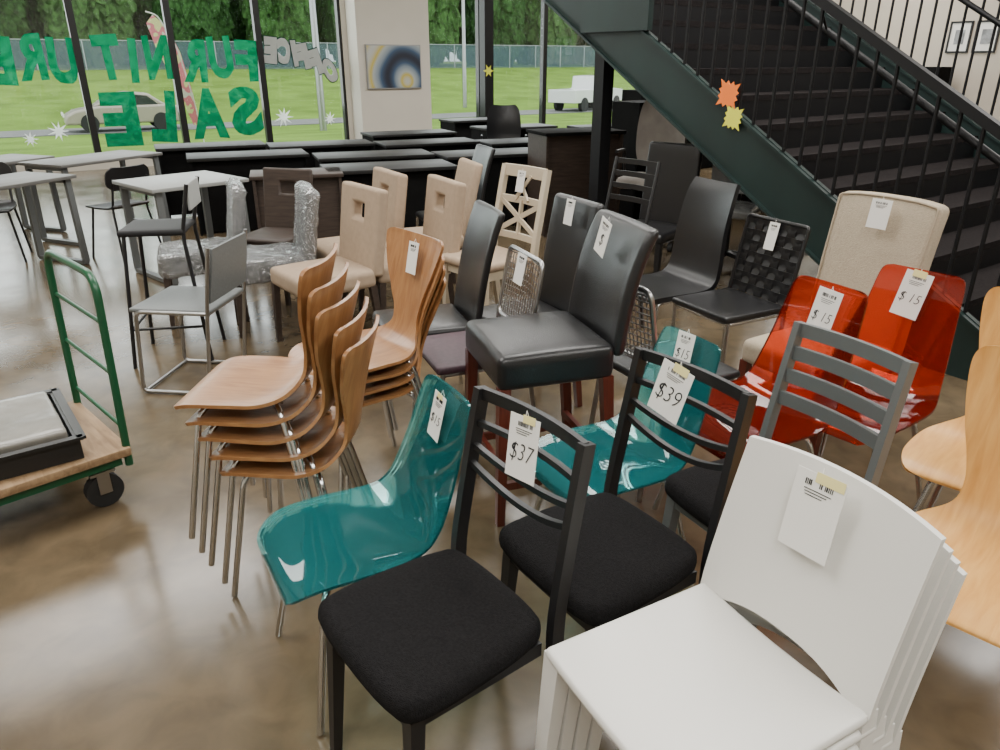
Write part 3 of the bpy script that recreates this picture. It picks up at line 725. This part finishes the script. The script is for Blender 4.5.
# ------------------------------------------------------------ staircase
SB=Vector((2.47,3.80,0)); SR=35; SW=2.7
st=thing('staircase','black steel staircase with dark green stringers and thin balusters','staircase',SB,SR)
YZ=Matrix(((0,0,1,0),(1,0,0,0),(0,1,0,0),(0,0,0,1)))
sm=.573; SE=4.9
def stringer(x):
    g=G(); g.poly([(-.35,0),(.105,0),(SE,-.03+sm*SE),(SE,.38+sm*SE),(-.35,.38-sm*.35)],.014,Matrix.Translation((x,0,0))@YZ)
    for off in(-.025,.365):
        a=Vector((x,.12 if off<0 else -.35,0)); a.z=off+sm*a.y; b=Vector((x,SE,off+sm*SE)); g.bar([a,b],.075,.016)
    return g
part(stringer(0),'stringer',st,STAIRG,smooth=0); part(stringer(SW),'stringer',st,STAIRG,smooth=0)
for i in range(17):
    s0=-.22+.30*i; z=.172*(i+1)
    if s0+.3>SE: break
    g=G().box((SW/2,s0+.16,z-.02),(SW-.02,.33,.04)); part(g,'tread',st,TREADM,smooth=0)
    g=G().box((SW/2,s0+.305,z+.075),(SW-.02,.014,.15)); part(g,'riser',st,STAIRB,smooth=0)
for x in(0,SW):
    s=-.28
    while s<SE-.05:
        g=G().tube([(x,s,.38+sm*s),(x,s,1.27+.58*s)],.012,seg=6)
        part(g,'baluster',st,STAIRB); s+=.125
    g=G().bar([(x,-.42,1.27-.58*.42),(x,SE,1.27+.58*SE)],.055,.05); part(g,'handrail',st,STAIRB,smooth=0)
    xi=x+(.08 if x==0 else -.08)
    g=G().tube([(xi,-.5,1.12-.58*.5),(xi,SE,1.12+.58*SE)],.021,seg=12)
    for s in(-.1,1.1,2.3,3.5): g.tube([(x,s,1.22+.58*s),(xi,s,1.12+.58*s)],.007)
    part(g,'handrail',st,STAIRB)
    g=G().box((x,-.40,.52),(.05,.05,1.04)); part(g,'newel_post',st,STAIRB,smooth=0)
for x in(.07,SW-.07):
    g=G().box((x,2.98,.92),(.11,.11,1.84)); g.box((x,2.98,.01),(.2,.2,.02)); part(g,'support_post',st,STAIRB,smooth=0)
g=G().box((-.03,2.78,2.05),(.05,.72,.50)); part(g,'landing_beam',st,STAIRG,smooth=0)
random.seed(3)
for s,z,rr,mt,lab in((1.66,1.40,.092,ORG,'orange starburst paper sticker on the stair stringer'),(1.60,1.26,.080,YEL,'yellow starburst paper sticker on the stair stringer')):
    pts=[]
    for k in range(24):
        a=2*math.pi*k/24; sq=min(1/abs(math.cos(a)) if abs(math.cos(a))>1e-6 else 9,1/abs(math.sin(a)) if abs(math.sin(a))>1e-6 else 9)
        q=rr*.80*sq*(1.10 if k%2 else .82); pts.append((q*math.cos(a+.15),q*math.sin(a+.15)))
    g=G().poly(pts,.004,Matrix.Translation((-.045,s,z))@YZ); solo(g,'starburst_sticker',lab,'sticker',mt,SB,SR,smooth=0)
# ------------------------------------------------------------ price tags
def tag(chair,x,y,z,tilt,rot,w,h,price=None,label='white price tag hanging on a chair',print_=True):
    M=Matrix.Translation(chair.location)@Matrix.Rotation(chair.rotation_euler.z,4,'Z')@Matrix.Diagonal((*chair.scale,1))@Matrix.Translation((x,y,z))@Matrix.Rotation(R(tilt),4,'X')@Matrix.Rotation(R(rot),4,'Y')
    r=link(bpy.data.objects.new('price_tag',None)); r['label']=label; r['category']='price tag'; r.matrix_world=M; r.empty_display_size=.05
    r['group']='hanging price tags'
    g=G().box((0,0,-h/2),(w,.0016,h)); part(g,'card',r,PAPER,smooth=0)
    g=G().tube([(0,.001,-.006),(.004,-.006,.012),(0,-.012,-.006)],.0009,seg=5); part(g,'string',r,PAPER)
    if print_:
        g=G()
        random.seed(int(abs(x)*1000+z*100))
        for k in range(16):
            if random.random()<.75: g.box((w*(-.27+.036*k),.0014,-h*.13),(w*.014*random.choice((1,1.6)),.0008,h*.07))
        for k in range(3): g.box((w*.03*k,.0014,-h*(.215+.035*k)),(w*(.55-.1*k),.0008,h*.009))
        part(g,'printed_text',r,INK,smooth=0)
    if price:
        me=textmesh(price,1,INK,-.018,.001,'handwriting'); xs=[v.co.x for v in me.vertices]; ys=[v.co.y for v in me.vertices]
        sc=min(w*.74/(max(xs)-min(xs)),h*.34/(max(ys)-min(ys)))
        for v in me.vertices: v.co=Vector((-(v.co.x+v.co.y*.22)*sc,.0016+v.co.z*.3,v.co.y*sc*1.15-h*.58))
        o=link(bpy.data.objects.new('handwriting',me)); o.parent=r
    return r
def sticker(chair_tag,x,z,w,h,mat):
    part(G().box((x,.0018,z),(w,.0008,h)),'price_sticker',chair_tag,mat,smooth=0)
tg=tag(bk1,.0,-.262,.880,12,6,.098,.145,'$37','white price tag reading 37 dollars on the black chair'); sticker(tg,-.015,-.005,.04,.018,PALEY)
tg=tag(bk2,.03,-.262,.885,12,-8,.108,.140,'$39','white price tag reading 39 dollars on the black chair'); sticker(tg,-.01,-.005,.05,.022,PALEY)
tg=tag(t1,-.0,-.285,.835,12,-4,.07,.14,'$15'); sticker(tg,0,-.006,.03,.015,PALEY)
tg=tag(t2,.0,-.285,.865,12,3,.08,.13,'$15')
tg=tag(wbt,-.02,-.255,.835,12,0,.065,.12,None)
tg=tag(wtop,.02,-.255,.795,14,4,.105,.155,None); sticker(tg,-.02,-.006,.06,.02,PALEY)
tg=tag(bar,-.02,-.235,1.075,8,-12,.085,.13,'$')
tg=tag(bk4,-.02,-.235,1.0,10,0,.07,.12,None)
tg=tag(bei,-.02,-.215,1.07,8,0,.09,.12,None)
tg=tag(rd1,-.02,-.285,.875,12,-3,.10,.17,'$ 15'); tg=tag(rd2,-.0,-.285,.885,12,-6,.10,.17,'$ 15'); sticker(tg,0,-.006,.05,.025,PALEY)
tg=tag(wv_,0,-.268,.850,12,0,.07,.14,None)
tg=tag(mb,0,-.245,.85,12,0,.09,.13,None)
tg=tag(lat,0,-.27,.98,12,0,.07,.13,None)
# ------------------------------------------------------------ exterior
def gz(o):
    P=[(0,-.12),(8,-.45),(17,-.98),(18,-1.0),(24,-1.0),(26,-.95),(38,0),(50,1.0),(60,1.2),(120,1.5)]
    for (a,b),(c,d) in zip(P,P[1:]):
        if o<=c: return b+(d-b)*(o-a)/(c-a)
    return 1.2
g=G(); X=[-40+5*i for i in range(36)]; O=[.25,4,8,12,17,18.2,23.8,25,30,38,44,50,60,80,120]
vs=[(x,o,gz(o)) for o in O for x in X]; n=len(X); fs=[]
for j in range(len(O)-1):
    for i in range(n-1):
        fs.append((j*n+i,j*n+i+1,(j+1)*n+i+1,(j+1)*n+i))
g.add(vs,fs); o=struct(g,'ground_grass',GRASS,A,PHI,smooth=60,label='green grass bank outside the windows')
g=G().box((50,21.4,-.985),(180,3.0,.03)); struct(g,'ground_road',ASPH,A,PHI,label='grey asphalt road across the grass')
random.seed(11)
def tree(loc,sc,mat,rz):
    r=thing('tree','tall dense dark green tree behind the fence','tree',loc,rz,'trees behind the fence')
    part(G().tube([(0,0,0),(0,0,5)],.25,seg=8,rs=(.3,.15)),'trunk',r,BARK)
    bm=bmesh.new(); bmesh.ops.create_icosphere(bm,subdivisions=5,radius=1)
    for v in bm.verts:
        d=1+.22*noise.noise(v.co*2.2+Vector((sc,0,0)))+.18*noise.noise(v.co*6)+.12*noise.noise(v.co*14)+.07*noise.noise(v.co*30)
        v.co=Vector((v.co.x*3.1*d*(1-.22*v.co.z),v.co.y*2.9*d*(1-.22*v.co.z),7.0+v.co.z*7.0*d))
    me=bpy.data.meshes.new('foliage'); bm.to_mesh(me); bm.free(); me.materials.append(mat)
    o=link(bpy.data.objects.new('foliage',me)); o.parent=r; r.scale=(sc,sc,sc); return r
T1=tree(WL(-7.2,56,1),1.0,LEAF,0); T2=tree(WL(-3.6,63.8,1),1.0,LEAF2,40)
for i in range(13):
    for rw in range(3):
        sc=random.uniform(.93,1.0); wx=.2+7.3*i-3.65*(rw%2)
        if rw==1 and i==0: wx=.2+7.3*13-3.65
        t=clone([T1,T2][(i+rw)%2],WL(wx,56+rw*7.8,1),random.uniform(0,360)); t.scale=(sc,sc,sc*random.uniform(1.1,1.3))
mf,ntf,bf=nmat('chain_link'); ntf.nodes.remove(bf)
t=ntf.nodes.new('ShaderNodeBsdfTransparent'); d=ntf.nodes.new('ShaderNodeBsdfDiffuse'); d.inputs[0].default_value=(.12,.18,.20,1); ms=ntf.nodes.new('ShaderNodeMixShader'); ms.inputs[0].default_value=.45
ntf.links.new(t.outputs[0],ms.inputs[1]); ntf.links.new(d.outputs[0],ms.inputs[2]); ntf.links.new(ms.outputs[0],ntf.nodes['Material Output'].inputs[0])
r=thing('chain_link_fence','long grey chain-link fence along the top of the grass bank','fence',A,PHI)
part(G().box((40,50,gz(50)+.95),(100,.02,1.9)),'mesh_panel',r,mf,smooth=0)
g=G()
for i in range(34): g.tube([(-9+3*i,50,gz(50)-.1),(-9+3*i,50,gz(50)+2)],.04,seg=6)
g.tube([(-9,50,gz(50)+1.95),(90,50,gz(50)+1.95)],.03,seg=6); o=part(g,'fence_posts',r,pm('galvanised',(.35,.37,.38),.5,metal=.5)); 
def vehicle(kind,loc,rz,label,mat):
    r=thing(kind,label,'car' if kind=='car' else 'truck',loc,rz)
    if kind=='car':
        prof=[(-2.25,.30),(-2.28,.75),(-2.1,.92),(-1.6,.98),(1.0,.96),(1.9,.80),(2.25,.62),(2.3,.30)]
        cab=[(-1.65,.95),(-1.0,1.38),(-.2,1.46),(.45,1.38),(1.15,.95)]; win=[(-1.32,.98),(-.92,1.31),(-.2,1.38),(.38,1.31),(.92,.98)]; ax=(-1.35,1.4)
    else:
        prof=[(-2.8,.45),(-2.8,1.12),(-.6,1.12),(-.55,1.15),(1.3,1.15),(2.5,1.05),(2.75,.9),(2.75,.42)]
        cab=[(-.65,1.1),(-.55,1.78),(.6,1.82),(1.4,1.12)]; win=[(-.52,1.2),(-.42,1.68),(.52,1.72),(1.05,1.2)]; ax=(-1.8,1.75)
    XZm=Matrix(((1,0,0,0),(0,0,-1,0),(0,1,0,0),(0,0,0,1)))
    g=G().poly(prof,1.75,XZm); g.poly(cab,1.45,XZm)
    o=part(g,'body',r,mat,smooth=20,bevel=.08)
    g=G().poly(win,1.48,XZm); part(g,'window',r,CARG,smooth=0)
    for x in ax:
        for y in(-.8,.8):
            w=part(G().cyl((x,y,.34),.34 if kind=='car' else .38,.22,'y'),'wheel',r,RUBBER); part(G().cyl((x,y*1.09,.34),.2,.06,'y'),'hubcap',w,STEELB)
    g=G(); g.box((prof[-1][0]+.0,.6,.65),(.06,.35,.12)); g.box((prof[-1][0],-.6,.65),(.06,.35,.12)); part(g,'headlight',r,PAPER,smooth=0)
    return r
cr_=vehicle('car',WL(4.20,20.9,-.97),PHI+178,'silver sedan parked on the road outside',CARS); cr_.scale=(.94,.94,1.0)
vehicle('pickup_truck',WL(28.6,21.6,-.97),PHI+20,'white pickup truck parked on the road outside',CARW)
r=thing('street_light','tall grey street light pole on the grass','street light',WL(23,26,-.9),PHI)
part(G().tube([(0,0,0),(0,0,9)],.1,rs=(.13,.07)),'pole',r,STEELB); part(G().tube([(0,0,8.8),(0,-1.6,9.3)],.05),'arm',r,STEELB); part(G().rbox((0,-1.9,9.3),(.3,.7,.12),.04),'lamp_head',r,STEELB)
r=thing('street_light','tall grey utility pole beside the road','street light',WL(10.3,15,-.9),PHI)
part(G().tube([(0,0,0),(0,0,9)],.1,rs=(.14,.09)),'pole',r,STEELB); part(G().tube([(0,0,8.8),(0,-1.6,9.3)],.05),'arm',r,STEELB)
r=thing('feather_flag','pink and pale yellow feather flag outside the window','flag',WL(2.95,2.1,-.25),PHI+10); r.scale=(.95,.95,.95)
part(G().tube([(.28,0,0),(.16,0,1.2),(-.02,0,2.2),(-.3,0,2.75),(-.5,0,2.8)],.012,.2),'pole',r,PAPER)
m,nt,b=nmat('banner_fabric'); tc=nt.nodes.new('ShaderNodeTexCoord'); n_=nt.nodes.new('ShaderNodeTexNoise'); n_.inputs['Scale'].default_value=2.6; nt.links.new(tc.outputs['Object'],n_.inputs['Vector'])
rr=nt.nodes.new('ShaderNodeValToRGB'); rr.color_ramp.interpolation='CONSTANT'; rr.color_ramp.elements[0].color=(.80,.78,.35,1); rr.color_ramp.elements[1].color=(.80,.74,.66,1); rr.color_ramp.elements[1].position=.58
e=rr.color_ramp.elements.new(.49); e.color=(.80,.22,.28,1); nt.links.new(n_.outputs['Fac'],rr.inputs['Fac']); nt.links.new(rr.outputs[0],b.inputs['Base Color'])
g=G().poly([(.22,.75),(.15,1.4),(.03,2.1),(-.15,2.55),(-.38,2.75),(-.52,2.6),(-.42,2.2),(-.16,1.5),(.08,.75)],.008,XZ); part(g,'banner',r,m,smooth=0)
# ------------------------------------------------------------ light
w=bpy.data.worlds.new('overcast'); bpy.context.scene.world=w; w.use_nodes=True
nt=w.node_tree; bgn=nt.nodes['Background']; tc=nt.nodes.new('ShaderNodeTexCoord'); sp=nt.nodes.new('ShaderNodeSeparateXYZ'); rr=nt.nodes.new('ShaderNodeValToRGB')
rr.color_ramp.elements[0].color=(.84,.89,.93,1); rr.color_ramp.elements[1].color=(1,1,1,1)
nt.links.new(tc.outputs['Generated'],sp.inputs[0]); nt.links.new(sp.outputs['Z'],rr.inputs['Fac']); nt.links.new(rr.outputs[0],bgn.inputs['Color']); bgn.inputs['Strength'].default_value=3.1
def area(loc,sx,sy,power,col,rot=(0,0,R(PHI))):
    l=bpy.data.lights.new('ceiling_and_fill_lamp','AREA'); l.shape='RECTANGLE'; l.size=sx; l.size_y=sy; l.energy=power; l.color=col
    o=link(bpy.data.objects.new('ceiling_and_fill_lamp',l)); o.location=loc; o.rotation_euler=rot; return o
for w_,o_,pw in((-1,-15,190),(3.5,-15,190),(-1,-10.5,210),(3.5,-10.5,225),(8,-12,210),(0,-5.5,210),(4.5,-6.0,240),(8.5,-5.5,220),(12.5,-5,220)):  # ceiling lamps; the last one is added to brighten the far right wall
    area(WL(w_,o_,HC-.06),3.2,1.8,pw,(1,.975,.93))
a=area(WL(1.2,.6,2.4),8.5,3.2,330,(.98,.99,1),(R(-90),0,R(PHI))); a.name='window_fill_light'  # area panel added outside the left windows to boost the daylight
a=area(WL(10,.6,2.4),6.5,3.2,280,(.98,.99,1),(R(-90),0,R(PHI))); a.name='window_fill_light'  # second added panel, boosting daylight through the right windows
# ------------------------------------------------------------ camera
cd=bpy.data.cameras.new('camera'); cam=link(bpy.data.objects.new('camera',cd)); cam.location=(0,0,1.6); cam.rotation_euler=(R(67),0,0); cd.sensor_width=36; cd.lens=26.64; cd.clip_end=400
bpy.context.scene.camera=cam
